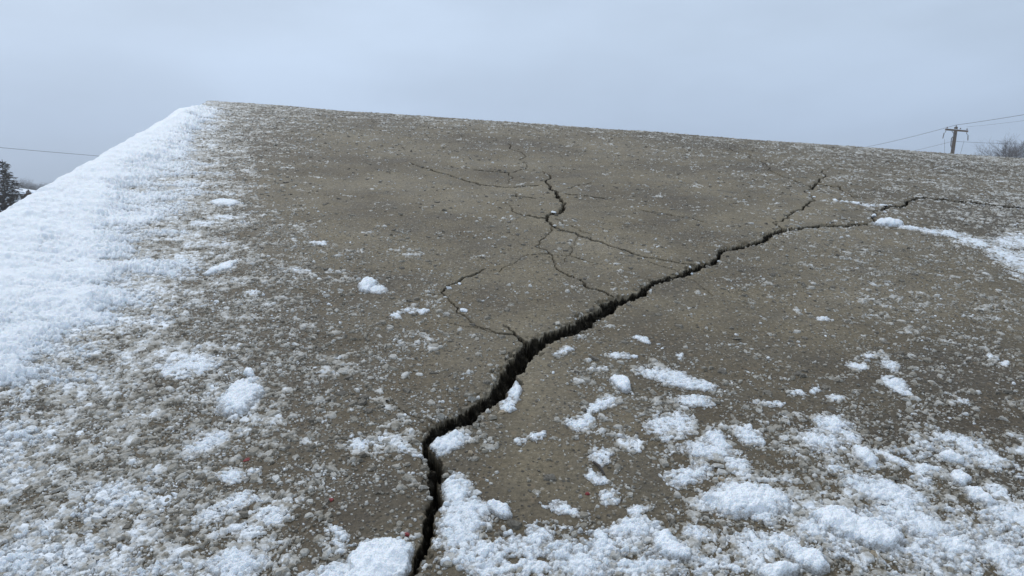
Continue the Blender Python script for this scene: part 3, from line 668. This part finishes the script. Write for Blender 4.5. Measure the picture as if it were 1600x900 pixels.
# ------------------------------------------------------------------ frozen crust of fused grains hugging the concrete (uncountable)
crv = cmap(CRA, PXG, PYG)
inz = (NZ > .3)
cl1 = fbm(U0, V0, 7, 3, 500, .6); cl2_ = fbm(U0, V0, 28, 2, 505, .6)
halo = .34 * np.exp(-np.maximum(-F_, 0) / .25) * (F_ > -.7)
dtop = -((U0 - TOP[0][0]) * TOP[1][0] + (V0 - TOP[0][1]) * TOP[1][1])
pc = .30 * sstep(.75, .1, dtop) + crv * .95 - .37 + .72 * cl1 + .50 * cl2_ + halo * .9
H_ = np.full(U0.size, -.004, np.float32); TN = np.zeros(U0.size, np.float32)
for sc_, hg, sd__ in ((52, .0040, 10), (84, .0042, 11), (135, .0032, 12), (230, .0020, 13)):
    wd_, r1, r2_, r3 = worley(U0 + .003 * cl2_, V0 + .003 * cl1, sc_, sd__)
    on = r1 < np.clip(pc * (.35 if sc_ < 60 else .8), 0, .95)
    hz_ = hg * (.30 + r2_) * np.minimum(1, 1.5 * (1 - (wd_ / (.56 + .2 * r3)) ** 2 * 1.15)) * (1 if sc_ > 60 else 1) + np.where(r1 > .3, 0, 0)
    hz_ = np.where(on, hz_, -.004)
    m_ = hz_ > H_; H_[m_] = hz_[m_]
    tn_ = .06 + .30 * crv + .46 * (r3 - .5) + .42 * cl1 + .42 * cl2_ + .95 * halo
    TN[m_] = tn_[m_]
H_ = np.where(cbest < .003, -.004, H_)
hh3 = REL - lip * .004 + H_ + .0006 * perlin(U0 * 300, V0 * 300, 520) * nearw
VCR = np.stack([UE + NX * hh3, VE + NY * hh3, ZE + NZ * hh3], 1)
selc = (H_[Q] > 0).any(1) & (inz[Q]).all(1) & (cbest[Q] > .002).all(1) & ~(F_[Q] > .25).all(1)
crust = sub_mesh('ice_crust', Q[selc], VCR, {'tone': np.clip(TN, 0.02, 1.05)}, [M_FLAKE], None, PM)
tag(crust, 'frozen crust of fused grey ice grains covering the concrete beside the snow', 'ice crust', None, 'stuff')

# ------------------------------------------------------------------ loose ice flakes and crumbs (uncountable)
def flakes(name, n_try, ulo, uhi, vlo, vhi, smin, smax, pw, label, dens, seed, sides=6, tone_shift=0.0, fan=False):
    r = np.random.default_rng(seed)
    if fan:
        v = vlo + (vhi - vlo) * r.random(n_try) ** 0.9; u = r.uniform(-.78, .74, n_try) * (v * 0.946 + HN * .324)
    else:
        v = r.uniform(vlo, vhi, n_try); u = r.uniform(ulo, uhi, n_try)
    px, py = IP(u, v)
    dv = v - TOP[0][1]
    ins = ((u - LEFT[0][0]) * LEFT[1][0] + (v - LEFT[0][1]) * LEFT[1][1] < .03) & ((u - TOP[0][0]) * TOP[1][0] + (v - TOP[0][1]) * TOP[1][1] < -.02)
    cr = cmap(CRA, px, py)
    cl_ = fbm(u, v, 9, 3, 300, .6); cl2 = fbm(u, v, 2.2, 2, 310)
    p = dens(np.clip(cr ** 1.35 * (1 + 1.3 * cl_ + .5 * cl2) + .25 * (cr > .28) * np.maximum(cl_, 0), 0, 1))
    ok = ins & (r.random(n_try) < p)
    u, v, px, py, cr, cl_ = u[ok], v[ok], px[ok], py[ok], cr[ok], cl_[ok]
    _, c_, _, _, best = crack_field(u, v)
    ok = best > 0.003
    u, v, px, py, cr, cl_ = u[ok], v[ok], px[ok], py[ok], cr[ok], cl_[ok]; best = best[ok]
    n = u.size
    ue, ve, ze, nx, ny, nz = edge_frame(u, v)
    z = ze + relief(u, v)
    F, T, _o, _g = snow_field(u, v, nz, best, px, py)
    sink = F > .25                                              # flakes buried in thick snow are dropped
    size = smin + (smax - smin) * r.random(n) ** pw
    tone = np.clip(.13 + .30 * cr + r.normal(0, .17, n) + .3 * cl_ + tone_shift + np.where(F > -.15, .22, 0), 0.02, 1.05)
    K = sides
    a0 = r.random((n, 1)) * 6.28 + np.arange(K)[None] * (2 * np.pi / K) + r.normal(0, .28, (n, K))
    rad = r.uniform(.55, 1.0, (n, K)) * size[:, None]
    st = r.uniform(.55, 1.0, n)[:, None]; ro = r.random((n, 1)) * 6.28
    lx = np.cos(a0) * rad; ly = np.sin(a0) * rad * st
    x = lx * np.cos(ro) - ly * np.sin(ro); y = lx * np.sin(ro) + ly * np.cos(ro)
    hgt = (np.minimum(size * r.uniform(.16, .55, n), .0012 + size * .22))[:, None]
    tx = r.normal(0, .16, (n, 1)); ty = r.normal(0, .16, (n, 1))
    def pack(xx, yy, zz): return np.stack([u[:, None] + xx, v[:, None] + yy, z[:, None] + zz + xx * tx + yy * ty], 2)
    ins_ = r.uniform(.55, .85, (n, K))
    ring0 = pack(x, y, np.full((n, K), -.0016)); ring1 = pack(x * ins_, y * ins_, hgt * r.uniform(.6, 1.1, (n, K)))
    top = pack(r.normal(0, .1, (n, 1)) * size[:, None], r.normal(0, .1, (n, 1)) * size[:, None], hgt * r.uniform(.8, 1.25, (n, 1)))
    VV = np.concatenate([ring0, ring1, top], 1)
    VV = VV[~sink]; tone = tone[~sink]; n = len(VV); nv = 2 * K + 1
    kk = np.arange(K); k2 = (kk + 1) % K
    tri = np.concatenate([np.stack([kk, k2, K + k2], 1), np.stack([kk, K + k2, K + kk], 1), np.stack([K + kk, K + k2, np.full(K, 2 * K)], 1)])
    FF = (tri[None] + (np.arange(n) * nv)[:, None, None]).reshape(-1, 3)
    o = np_mesh(name, VV.reshape(-1, 3), FF, [M_FLAKE], False, {'tone': ('FLOAT', np.repeat(tone, nv))}, None, PM)
    tag(o, label, 'ice flakes', None, 'stuff')
    return n
n1 = flakes('ice_flakes', 200000, -3.2, 6.0, .7, 7.4, .0035, .017, 2.2, 'loose crust of small pale ice flakes strewn over the concrete', lambda p: p * .95 + .03, 1, 6)
n2 = flakes('ice_crumbs', 220000, 0, 0, .62, 2.9, .0015, .0065, 2.0, 'fine ice crumbs sprinkled over the near part of the concrete', lambda p: p * .9 + .03, 2, 5, .06, True)
n3 = flakes('ice_specks', 17000, -2.8, 6.5, 1.3, 7.3, .003, .009, 2.6, 'scattered single white ice specks on the smoother concrete', lambda p: p * 0 + .6, 3, 5, .38)
print('flakes', n1, n2, n3)

# ------------------------------------------------------------------ single stones and a stick
M_ST = {k: simple('stone_' + k, c, .7, 60, .25, .5, 300) for k, c in dict(pale=(.50, .47, .41), tan=(.36, .29, .20), dark=(.09, .09, .085), red=(.24, .035, .035), grey=(.26, .25, .22)).items()}
M_ICE = simple('packed_snow', (.84, .88, .92), .5, 90, .06, .5, 260)
def stone(px, py, wpx, flat, m, label, cat='stone', name='stone', seed=0, el=1.0, rot=0):
    import bmesh
    r = random.Random(seed)
    u0, v0 = P(px, py); u1, _ = P(px + wpx / 2, py)
    rad = abs(float(u1 - u0)); bm = bmesh.new(); bmesh.ops.create_icosphere(bm, subdivisions=3, radius=1)
    cuts = [(Vector((r.gauss(0, 1), r.gauss(0, 1), r.gauss(0, .8))).normalized(), r.uniform(.42, .82)) for _ in range(15)]
    for vv in bm.verts:
        p = vv.co.copy()
        for nn, d in cuts:
            ex = p.dot(nn) - d
            if ex > 0: p -= nn * ex * .9
        p *= 1 + r.gauss(0, .025); vv.co = Vector((p.x * rad * 1.15, p.y * rad * el * 1.15, p.z * rad * flat))
    me = bpy.data.meshes.new(name); bm.to_mesh(me); bm.free(); me.materials.append(m)
    o = link(bpy.data.objects.new(name, me))
    z = float(relief(np.array([float(u0)]), np.array([float(v0)]))[0]) + rad * flat * .2
    o.matrix_world = PM @ Matrix.Translation((float(u0), float(v0), z)) @ Matrix.Rotation(rot, 4, 'Z')
    tag(o, label, cat); return o
stone(636, 836, 13, .7, M_ST['red'], 'dark red stone on the left lip of the crack at the bottom', seed=1)
stone(518, 780, 9, .6, M_ST['red'], 'tiny red stone chip left of the crack among ice crumbs', seed=2)
stone(918, 772, 9, .6, M_ST['red'], 'dull red stone speck right of the crack beside bare damp concrete', seed=3)
stone(385, 716, 12, .4, M_ST['red'], 'flat brown red chip lying in the left ice crust', seed=4)
stone(985, 776, 14, .8, M_ST['pale'], 'pointed cream white stone below the short black stick', seed=5, el=.6, rot=.9)
stone(871, 507, 13, .6, M_ST['pale'], 'round pale pebble resting on the upper lip of the crack', seed=6)
stone(677, 610, 11, .8, M_ST['pale'], 'small angular white pebble on bare concrete left of the widest crack part', seed=7)
stone(712, 607, 12, .3, M_ST['dark'], 'flat dark grey pebble pressed into the concrete left of the crack', seed=8, el=.7)
stone(784, 645, 15, .55, M_ST['tan'], 'tan stone on the right lip beside the narrow snow strip', seed=9)
stone(745, 664, 14, .5, M_ST['grey'], 'grey stone block on the lower lip of the crack', seed=10)
stone(689, 652, 20, .5, M_ST['grey'], 'broken grey concrete crumb on the upper lip near the kink', 'concrete crumb', 'concrete_crumb', seed=11)
stone(737, 625, 20, .5, M_ST['grey'], 'broken concrete crumb on the upper lip right of the kink', 'concrete crumb', 'concrete_crumb', seed=12, el=.7)
stone(735, 708, 12, .6, M_ST['tan'], 'tan stone between the snow lump and the tall snow tongue', seed=13)
stone(705, 736, 11, .6, M_ST['grey'], 'grey stone on the right lip above the tall snow tongue', seed=14)
stone(698, 842, 11, .6, M_ST['pale'], 'pale stone on the right lip low in the crack', seed=15)
stone(640, 858, 16, .6, M_ST['pale'], 'pale stone on the left lip above the smooth heap', seed=16, el=1.3)
stone(718, 445, 7, .7, M_ICE, 'white ice bead sitting in the hooked thin crack', 'ice bead', 'ice_bead', seed=17)
stone(701, 452, 10, .7, M_ICE, 'white ice bead right of the hooked thin crack', 'ice bead', 'ice_bead', seed=18)
stone(724, 487, 16, .45, M_ICE, 'pale ice piece beside the lower bend of the hooked crack', 'ice piece', 'ice_piece', seed=19)
stone(866, 333, 9, .6, M_ICE, 'small ice piece wedged in the dark wriggling crack', 'ice piece', 'ice_piece', seed=20)
stone(1364, 339, 7, 1.2, M_ICE, 'small upright ice piece above the oblong snow lump', 'ice piece', 'ice_piece', seed=21)
stone(1272, 309, 5, .8, M_ICE, 'tiny ice bead in the zigzag crack under the pole', 'ice bead', 'ice_bead', seed=22)
stone(1081, 428, 5, .8, M_ICE, 'tiny ice bead on the lip in the middle of the long crack', 'ice bead', 'ice_bead', seed=23)
stone(498, 437, 8, .5, M_ICE, 'lone ice bead left of the little white peak', 'ice bead', 'ice_bead', seed=24)
stone(1050, 603, 16, .3, M_ST['grey'], 'flat grey stone flake above the wide snow crest', seed=25)
stone(1127, 752, 15, .5, M_ST['tan'], 'tan pebble between the winged patch and the long heap', seed=26)
stone(1540, 808, 19, .4, M_ST['tan'], 'flat brown stone below the smooth loaf of snow', seed=27)
stone(1365, 868, 22, .4, M_ST['tan'], 'rusty brown stone showing through snow at the bottom', seed=28)
# stick
a, b_ = PP(927, 725), PP(944, 744)
mb = MB(); mb.tube([(a[0], a[1], .004), ((a[0] + b_[0]) / 2, (a[1] + b_[1]) / 2 + .002, .007), (b_[0], b_[1], .004)], [.0022, .0026, .0015], 7)
st = mb.build('stick', simple('wet_bark', (.03, .022, .017), .6, 60)); st.matrix_world = PM
tag(st, 'short black stick lying on half melted snow', 'stick')

# ------------------------------------------------------------------ ground
def at(px, py, dist):                                         # a point seen at (px, py), dist metres ahead
    x = (px - 800) / FPX; y = (450 - py) / FPX
    d = RT * x + UPV * y + FW; d = d / d[1]
    return EYE + d * dist
M_GS = simple('field_snow', (.78, .82, .87), .7, .3, .08, .4, 2)
G = 90; gx = np.linspace(-1, 1, G); gx = np.sign(gx) * np.abs(gx) ** 2.5 * 1500
X, Y = np.meshgrid(gx, gx); rr = np.hypot(X, Y)
Z = 0.25 * fbm(X.ravel(), Y.ravel(), .03, 3, 400).reshape(X.shape) * np.clip((rr - 8) / 30, 0, 1)
Z = Z - .25
gi = (np.arange(G - 1)[:, None] * G + np.arange(G - 1)[None]).ravel()
g = np_mesh('ground', np.stack([X.ravel(), Y.ravel(), Z.ravel()], 1), np.stack([gi, gi + 1, gi + 1 + G, gi + G], 1), [M_GS]); g['kind'] = 'structure'
GZ = -.25

# ------------------------------------------------------------------ utility poles and wires
M_WOOD = simple('pole_wood', (.10, .072, .05), .85, 3, .3, .6, 25)
M_IRON = simple('line_hardware', (.10, .10, .105), .5, 10, .2, .1)
M_WIRE = simple('wire', (.05, .05, .055), .5, 10, .1, .0)
M_PORC = simple('insulator', (.16, .15, .15), .35, 10, .1, .0)
PZ = EYE[2] + 9.1
def pole(x, y, label):
    t = empty('utility_pole', (x, y, GZ)); top = PZ - GZ
    m = MB(); m.tube([(0, 0, 0), (0, 0, top * .5), (0, 0, top)], [.24, .21, .17], 12); m.build('pole_shaft', M_WOOD, t, True)
    m = MB(); m.box((0, -.18, top - .38), (1.22, .065, .09)); m.build('crossarm', M_WOOD, t)
    m = MB(); m.tube([(-.62, -.26, top - .42), (0, -.2, top - 1.05)], .035, 6); m.build('brace', M_IRON, t)
    m = MB(); m.tube([(-.20, -.17, top - 1.0), (-.42, -.18, top - 1.25), (-.40, -.18, top - 2.0), (-.2, -.17, top - 2.4)], .055, 7); m.build('riser_cable', M_IRON, t, True)
    for px_ in (-1.05, .38, 1.1):
        m = MB(); m.tube([(px_, -.18, top - .29), (px_, -.18, top - .22), (px_, -.18, top - .21), (px_, -.18, top - .12), (px_, -.18, top - .08)], [.03, .03, .08, .07, .03], 8)
        m.build('insulator', M_PORC, t, True)
    m = MB(); m.tube([(0, 0, top), (0, 0, top + .06), (0, 0, top + .07), (0, 0, top + .16)], [.03, .03, .08, .05], 8); m.build('insulator', M_PORC, t, True)
    for px_, s_ in ((-1.15, -1), (1.12, 1)):
        m = MB(); m.tube([(px_, -.2, top - .45), (px_ - .02, -.2, top - .65), (px_ + s_ * .12, -.2, top - .72)], .035, 6)
        m.tube([(px_ + s_ * .16, -.2, top - .78), (px_ + s_ * .22, -.2, top - 1.35)], .055, 7); m.build('fuse_cutout', M_PORC, t, True)
    m = MB(); m.box((-.05, -.18, top - .27), (.5, .05, .02)); m.build('snow_cap', M_ICE, t)
    tag(t, label, 'utility pole', 'utility poles of the overhead line')
    return t
PA = (47.75, 81.0); PB = (48.9, 126.0); PC = (47.6, 41.0); PD = (78.0, 92.0)
tilted = pole(PA[0] - .85, PA[1], 'wooden utility pole with a crossarm rising behind the slab at the right')
tilted.rotation_euler[1] = math.radians(4.8)
pole(*PB, 'wooden utility pole of the overhead line hidden far behind the slab')
pole(*PC, 'nearest wooden utility pole of the overhead line, right of the view')
pole(*PD, 'wooden utility pole among the bare trees at the far right')
def wire(p, q, sag, r, label, n=24):
    m = MB(); p = Vector(p); q = Vector(q)
    m.tube([p.lerp(q, i / n) - Vector((0, 0, sag * 4 * (i / n) * (1 - i / n))) for i in range(n + 1)], r, 5)
    o = m.build('power_line', M_WIRE); tag(o, label, 'power line', 'overhead wires'); return o
wire((PA[0], PA[1], PZ + .16), (PC[0], PC[1], PZ + .16), .35, .022, 'top wire running right from the crest of the utility pole')
wire((PA[0], PA[1], PZ + .16), (PB[0], PB[1], PZ + .16), .5, .022, 'top wire running left and away from the crest of the utility pole')
wire((PA[0] + 1.1, PA[1] - .18, PZ - .05), (PC[0] + 1.1, PC[1] - .18, PZ - .05), .6, .010, 'thin faint wire from the right end of the crossarm')
wire((PA[0] - .2, PA[1], PZ - 1.55), (PD[0], PD[1], PZ - .55), .35, .016, 'lower wire running right from the pole into the bare trees')
wire((PA[0] - .2, PA[1], PZ - 1.55), (PB[0], PB[1], PZ - 1.2), .7, .014, 'lower wire running left and away behind the slab')
wire((PA[0] - 1.2, PA[1] - .2, PZ - 1.35), (PA[0] - 1.0, PA[1] - .1, PZ - 4.5), -.1, .012, 'loose lead hanging down left of the pole')
wire((PA[0] + .9, PA[1] - .2, PZ - 1.5), (PA[0] + .35, PA[1] - .1, PZ - 4.2), .05, .012, 'loose lead hanging down right of the pole')
lw0 = at(-420, 190, 60); lw1 = at(420, 262, 120)
wire(lw0, lw1, .35, .022, 'single thin wire crossing the sky above the snow bank at the left')
for p_, l_ in ((lw0, 'plain wooden pole left of the view carrying the single wire'), (lw1, 'plain wooden pole behind the slab carrying the single wire')):
    m = MB(); m.tube([(p_[0], p_[1], GZ), (p_[0], p_[1], p_[2] + .1)], [.2, .15], 10); o = m.build('wire_pole', M_WOOD, None, True); tag(o, l_, 'utility pole')

# ------------------------------------------------------------------ trees
M_BARK = simple('bark', (.085, .07, .058), .9, 3, .3, .5, 20)
M_TWIG = simple('bare_twigs', (.085, .072, .066), .9, 3, .25, .2, 20)
M_NEEDLE = simple('conifer_needles', (.080, .066, .050), .8, 2, .5, .2, 20)
M_TSN = simple('snow_on_branches', (.80, .84, .89), .7, 3, .06, .2, 20)
def bare_tree(h, seed, spread=.5, r0=.16, tw=1.0):
    r = random.Random(seed); tr = MB(); cr = MB(); sn = MB()
    def grow(p, d, ln, rad, lvl):
        segs = 3 if lvl < 3 else 2; pts = [p]; rads = [rad]; q = p.copy(); dd = d.copy()
        for i in range(segs):
            dd = (dd + Vector((r.gauss(0, .11), r.gauss(0, .11), r.gauss(0, .06) + .04))).normalized()
            q = q + dd * ln / segs; pts.append(q.copy()); rads.append(rad * (1 - .5 * (i + 1) / segs))
        (tr if lvl < 1 else cr).tube(pts, rads, 6 if lvl < 2 else 3, False)
        if lvl in (1, 2, 3) and r.random() < .25:
            a_, b2 = pts[1], pts[2]; sn.tube([a_ + Vector((0, 0, rads[1] * .9)), b2 + Vector((0, 0, rads[2] * .9))], rads[1] * .7 + .008, 4, True)
        if lvl >= 5: return
        nb = {0: 7, 1: 5, 2: 4, 3: 4, 4: 3}[lvl]
        for k in range(nb):
            t = r.uniform(.25, 1.0) if lvl else r.uniform(.25, 1.0)
            i = min(int(t * segs), segs - 1); f = t * segs - i; s0 = pts[i].lerp(pts[i + 1], f)
            az = r.uniform(0, 6.283); tilt = r.uniform(.35, .8) * (1.1 if lvl else 1.0)
            side = Vector((math.cos(az), math.sin(az), 0)); side = (side - dd * side.dot(dd)).normalized()
            nd = (dd * math.cos(tilt) + side * math.sin(tilt) * (.6 + spread)).normalized(); nd = (nd + Vector((0, 0, .22))).normalized()
            grow(s0, nd, ln * r.uniform(.5, .72), rads[i] * .5 + .004 * tw, lvl + 1)
    grow(Vector((0, 0, 0)), Vector((0, 0, 1)), h * .6, r0, 0)
    return tr, cr, sn
def make_bare(h, seed, label, cat='tree', group=None, **k):
    tr, cr, sn = bare_tree(h, seed, **k); t = empty('bare_tree')
    tr.build('trunk', M_BARK, t, True); cr.build('crown', M_TWIG, t, True)
    if sn.v: sn.build('snow_load', M_TSN, t, True)['kind'] = 'stuff'
    tag(t, label, cat, group); return t
def copy_tree(o):
    c = o.copy(); COL.objects.link(c)
    for ch in o.children:
        d = ch.copy(); COL.objects.link(d); d.parent = c
    return c
protos = [make_bare(11, 3, 'bare tree', r0=.15), make_bare(10, 5, 'bare tree', r0=.14), make_bare(12, 9, 'bare tree', r0=.17, spread=.65)]
used = [False] * 3
def put_tree(k, px, dist, ytop, label, group, rz=None):
    """stands a bare tree so that its top reaches ytop"""
    x = at(px, 330, dist)[0]; ztop = at(px, ytop, dist)[2]
    if used[k]: o = copy_tree(protos[k])
    else: o = protos[k]; used[k] = True
    hh_ = max((v.co.z for ch in o.children if ch.data for v in list(ch.data.vertices)[::7]), default=10)
    s_ = (ztop - GZ) / hh_
    o.location = (x, dist, GZ); o.scale = (s_, s_, s_); o.rotation_euler = (0, 0, rz if rz is not None else random.uniform(0, 6))
    o['label'] = label; o['group'] = group
    return o
RG = 'bare trees standing behind the slab at the right'
for k, px, d, yt, lb in (
    (2, 1606, 100, 201, 'tallest bare grey tree cut off by the right edge of the photo'),
    (0, 1588, 105, 210, 'second tallest bare tree beside the right edge'),
    (1, 1574, 112, 217, 'bare tree with snow flecks left of the two tallest'),
    (2, 1560, 118, 222, 'low bare tree in the middle of the right hand tree group'),
    (0, 1548, 128, 228, 'hazy low bare tree near the left end of the right hand tree group'),
    (1, 1536, 150, 236, 'faintest bare tree at the left end of the right hand tree group'),
    (1, 1598, 120, 213, 'bare tree standing behind the two tallest at the right edge'),
    (0, 1650, 105, 205, 'bare tree just outside the right edge'),
    (2, 1690, 112, 200, 'broad bare tree well outside the right edge')):
    put_tree(k, px, d, yt, lb, RG)
LG = 'hazy bare trees far beyond the snow bank at the left'
i = 0
names = ['leftmost', 'second', 'third', 'fourth', 'fifth', 'sixth', 'seventh', 'eighth', 'ninth', 'tenth', 'eleventh', 'twelfth', 'thirteenth', 'fourteenth']
for px in (-40, -22, -6, 8, 20, 29, 36, 43, 50, 57, 64, 71, 80, 94):
    d = 175 + 30 * random.random(); yt = 276 + 9 * random.random() + (3 if px > 40 else -2)
    put_tree(i % 3, px, d, yt, names[i] + ' of the pale hazy trees beyond the snow bank, counted from the left', LG); i += 1

def conifer(h, seed, label):
    r = random.Random(seed); t = empty('conifer_tree')
    tr = MB(); tr.tube([(0, 0, 0), (0, 0, h * .5), (0, 0, h)], [.16, .10, .02], 8); tr.build('trunk', M_BARK, t, True)
    br = MB(); sn = MB(); nd = MB(); z = h * .08
    while z < h * .985:
        f = 1 - z / h; L = .25 + 2.75 * f ** .85; nb = 9 if f > .3 else 6
        for k in range(nb):
            az = r.uniform(0, 6.283); ll = L * r.uniform(.6, 1.1); dr = r.uniform(-.12, .22) - .15 * f
            d = Vector((math.cos(az), math.sin(az), 0)); p0 = Vector((0, 0, z + r.uniform(-.1, .1)))
            pts = [p0 + d * ll * q + Vector((0, 0, dr * ll * q - .18 * ll * q * q + .10 * ll * q ** 3)) for q in (0, .35, .7, 1)]
            br.tube(pts, [.03, .022, .014, .005], 4, False)
            m_ = int(10 + 26 * ll)
            for _ in range(m_):                                   # needle sprays: short thin blades along the bough
                q = r.uniform(.15, 1.0); i_ = min(int(q * 3), 2); s0 = pts[i_].lerp(pts[i_ + 1], q * 3 - i_)
                sd2 = Vector((-d.y, d.x, 0)) * r.choice((-1, 1)); dirn = (d * r.uniform(.2, 1) + sd2 * r.uniform(.2, 1) + Vector((0, 0, r.uniform(-.5, .35)))).normalized()
                ln = r.uniform(.14, .34) * (.5 + .8 * (1 - q * .5)); wv = dirn.cross(Vector((r.gauss(0, 1), r.gauss(0, 1), r.gauss(0, 1)))).normalized() * .035
                b = len(nd.v); nd.v += [tuple(s0 - wv), tuple(s0 + wv), tuple(s0 + dirn * ln)]; nd.f.append((b, b + 1, b + 2))
            if r.random() < .97:
                q = r.uniform(.35, .9); i_ = min(int(q * 3), 2); c = pts[i_].lerp(pts[i_ + 1], q * 3 - i_) + Vector((0, 0, .04))
                e1 = d * r.uniform(.12, .26) * (.5 + f); sw = Vector((-d.y, d.x, 0)) * r.uniform(.06, .14) * (.5 + f)
                sn.tube([c - e1, c - e1 * .5, c + e1 * .5, c + e1], [.02, sw.length * .75, sw.length * .8, .02], 6, True)
        z += h * .021 + .03
    br.build('branches', M_BARK, t, True); nd.build('crown', M_NEEDLE, t); sn.build('snow_load', M_TSN, t, True)['kind'] = 'stuff'
    tag(t, label, 'tree'); return t
c = conifer(6.9, 4, 'dark conifer with snow clots on its boughs at the left edge of the photo')
p = at(9, 330, 62); c.location = (p[0], p[1], GZ); s_ = (at(9, 249, 62)[2] - GZ) / 6.9; c.scale = (s_,) * 3

# ------------------------------------------------------------------ the low house and the shrub under the tree line
M_WALL = simple('dark_siding', (.09, .085, .08), .8, 3, .2, .2, 12)
M_TRIM = simple('white_trim', (.6, .61, .62), .6, 4, .1, .1)
M_GLASS = simple('window_glass', (.04, .045, .05), .15, 4, .1, .0)
M_ROOF = simple('brown_shingles', (.12, .085, .06), .85, 6, .3, .4, 20)
hx0 = at(-10, 300, 84)[0]; hx1 = at(39, 300, 84)[0]
hz = at(20, 303.5, 84)[2]; hr = at(12, 291, 84)[2]; wd = hx1 - hx0
h = empty('low_house', ((hx0 + hx1) / 2, 86, GZ), .06)
H = hz - GZ; RG_ = hr - GZ
m = MB(); m.box((0, 0, H / 2), (wd / 2, 2.6, H / 2)); m.build('wall', M_WALL, h)
def roof_mesh(x, y, z0, z1, th, slope_right=.75):
    mb_ = MB(); v = mb_.v
    for dz in (0, th):
        v += [(-x, -y, z0 + dz), (x, -y, z0 + dz), (x, y, z0 + dz), (-x, y, z0 + dz), (-x, 0, z1 + dz), (x, 0, z1 - slope_right + dz)]
    mb_.f += [(0, 1, 5, 4), (2, 3, 4, 5), (6, 10, 11, 7), (8, 11, 10, 9), (0, 6, 7, 1), (2, 8, 9, 3), (0, 4, 10, 6), (3, 9, 10, 4), (1, 7, 11, 5), (2, 5, 11, 8)]
    return mb_
roof = roof_mesh(wd / 2 + .3, 3.0, H - .1, RG_ - .18, .12).build('roof', M_ROOF, h)
sr = roof_mesh(wd / 2 + .28, 3.02, H + .03, RG_ - .05, .22).build('snow_layer', M_TSN, roof)
for xx in (-wd * .2, wd * .18):
    m = MB(); m.box((xx, -2.62, H * .55), (.5, .03, .45)); f = m.build('window', M_TRIM, h)
    m = MB(); m.box((xx, -2.66, H * .55), (.42, .015, .37)); m.build('pane', M_GLASS, f)
tag(h, 'low dark house with a snow covered roof beside the conifer', 'house')
def shrub(px, py0, py1, dist, wpx, label, seed, m_):
    r = random.Random(seed); t = empty('brown_shrub'); p = at(px, py0, dist); t.location = (p[0], dist, GZ)
    hh2 = p[2] - GZ; wr = wpx / FPX * dist / 2; tw = MB(); lf = MB()
    for k in range(26):
        az = r.uniform(0, 6.283); o = r.random() ** .5 * wr * .8
        tw.tube([(0, 0, 0), (math.cos(az) * o * .6, math.sin(az) * o * .6, hh2 * .5), (math.cos(az) * o, math.sin(az) * o, hh2 * r.uniform(.75, .97))], [.04, .025, .01], 4, False)
    for k in range(2600):
        az = r.uniform(0, 6.283); a2 = math.acos(r.uniform(-.2, 1)); rad = r.random() ** .3
        c0 = Vector((math.cos(az) * math.sin(a2) * wr * rad, math.sin(az) * math.sin(a2) * wr * rad, hh2 * .55 + math.cos(a2) * hh2 * .44 * rad))
        e1 = Vector((r.gauss(0, 1), r.gauss(0, 1), r.gauss(0, 1))).normalized(); e2 = e1.cross(Vector((r.gauss(0, 1), r.gauss(0, 1), r.gauss(0, 1)))).normalized()
        s = r.uniform(.05, .12); b = len(lf.v); lf.v += [tuple(c0 - e2 * s * .4), tuple(c0 + e2 * s * .4), tuple(c0 + e1 * s)]; lf.f.append((b, b + 1, b + 2))
    tw.build('stems', M_BARK, t); lf.build('leaves', m_, t); tag(t, label, 'shrub')
M_BL = simple('dead_leaves', (.13, .085, .055), .9, 4, .4, .1)
shrub(44, 295.5, 312, 66, 13, 'round brown shrub just above the snow bank at the left', 3, M_BL)
shrub(36, 303, 315, 64, 16, 'lower dark shrub left of the round brown shrub', 8, M_NEEDLE)

# ------------------------------------------------------------------ haze
m = bpy.data.materials.new('thin_winter_haze'); m.use_nodes = True; t = m.node_tree; t.nodes.clear()
o_ = t.nodes.new('ShaderNodeOutputMaterial'); pv = t.nodes.new('ShaderNodeVolumePrincipled')
pv.inputs['Density'].default_value = .0010; pv.inputs['Color'].default_value = (.95, .975, 1.0, 1); pv.inputs['Anisotropy'].default_value = .1
t.links.new(pv.outputs[0], o_.inputs['Volume'])
hb = MB(); hb.box((0, 0, 5.6), (1520, 1520, 8.4))
hz_o = hb.build('haze', m); tag(hz_o, 'thin pale winter haze lying over the whole place', 'haze', None, 'stuff')
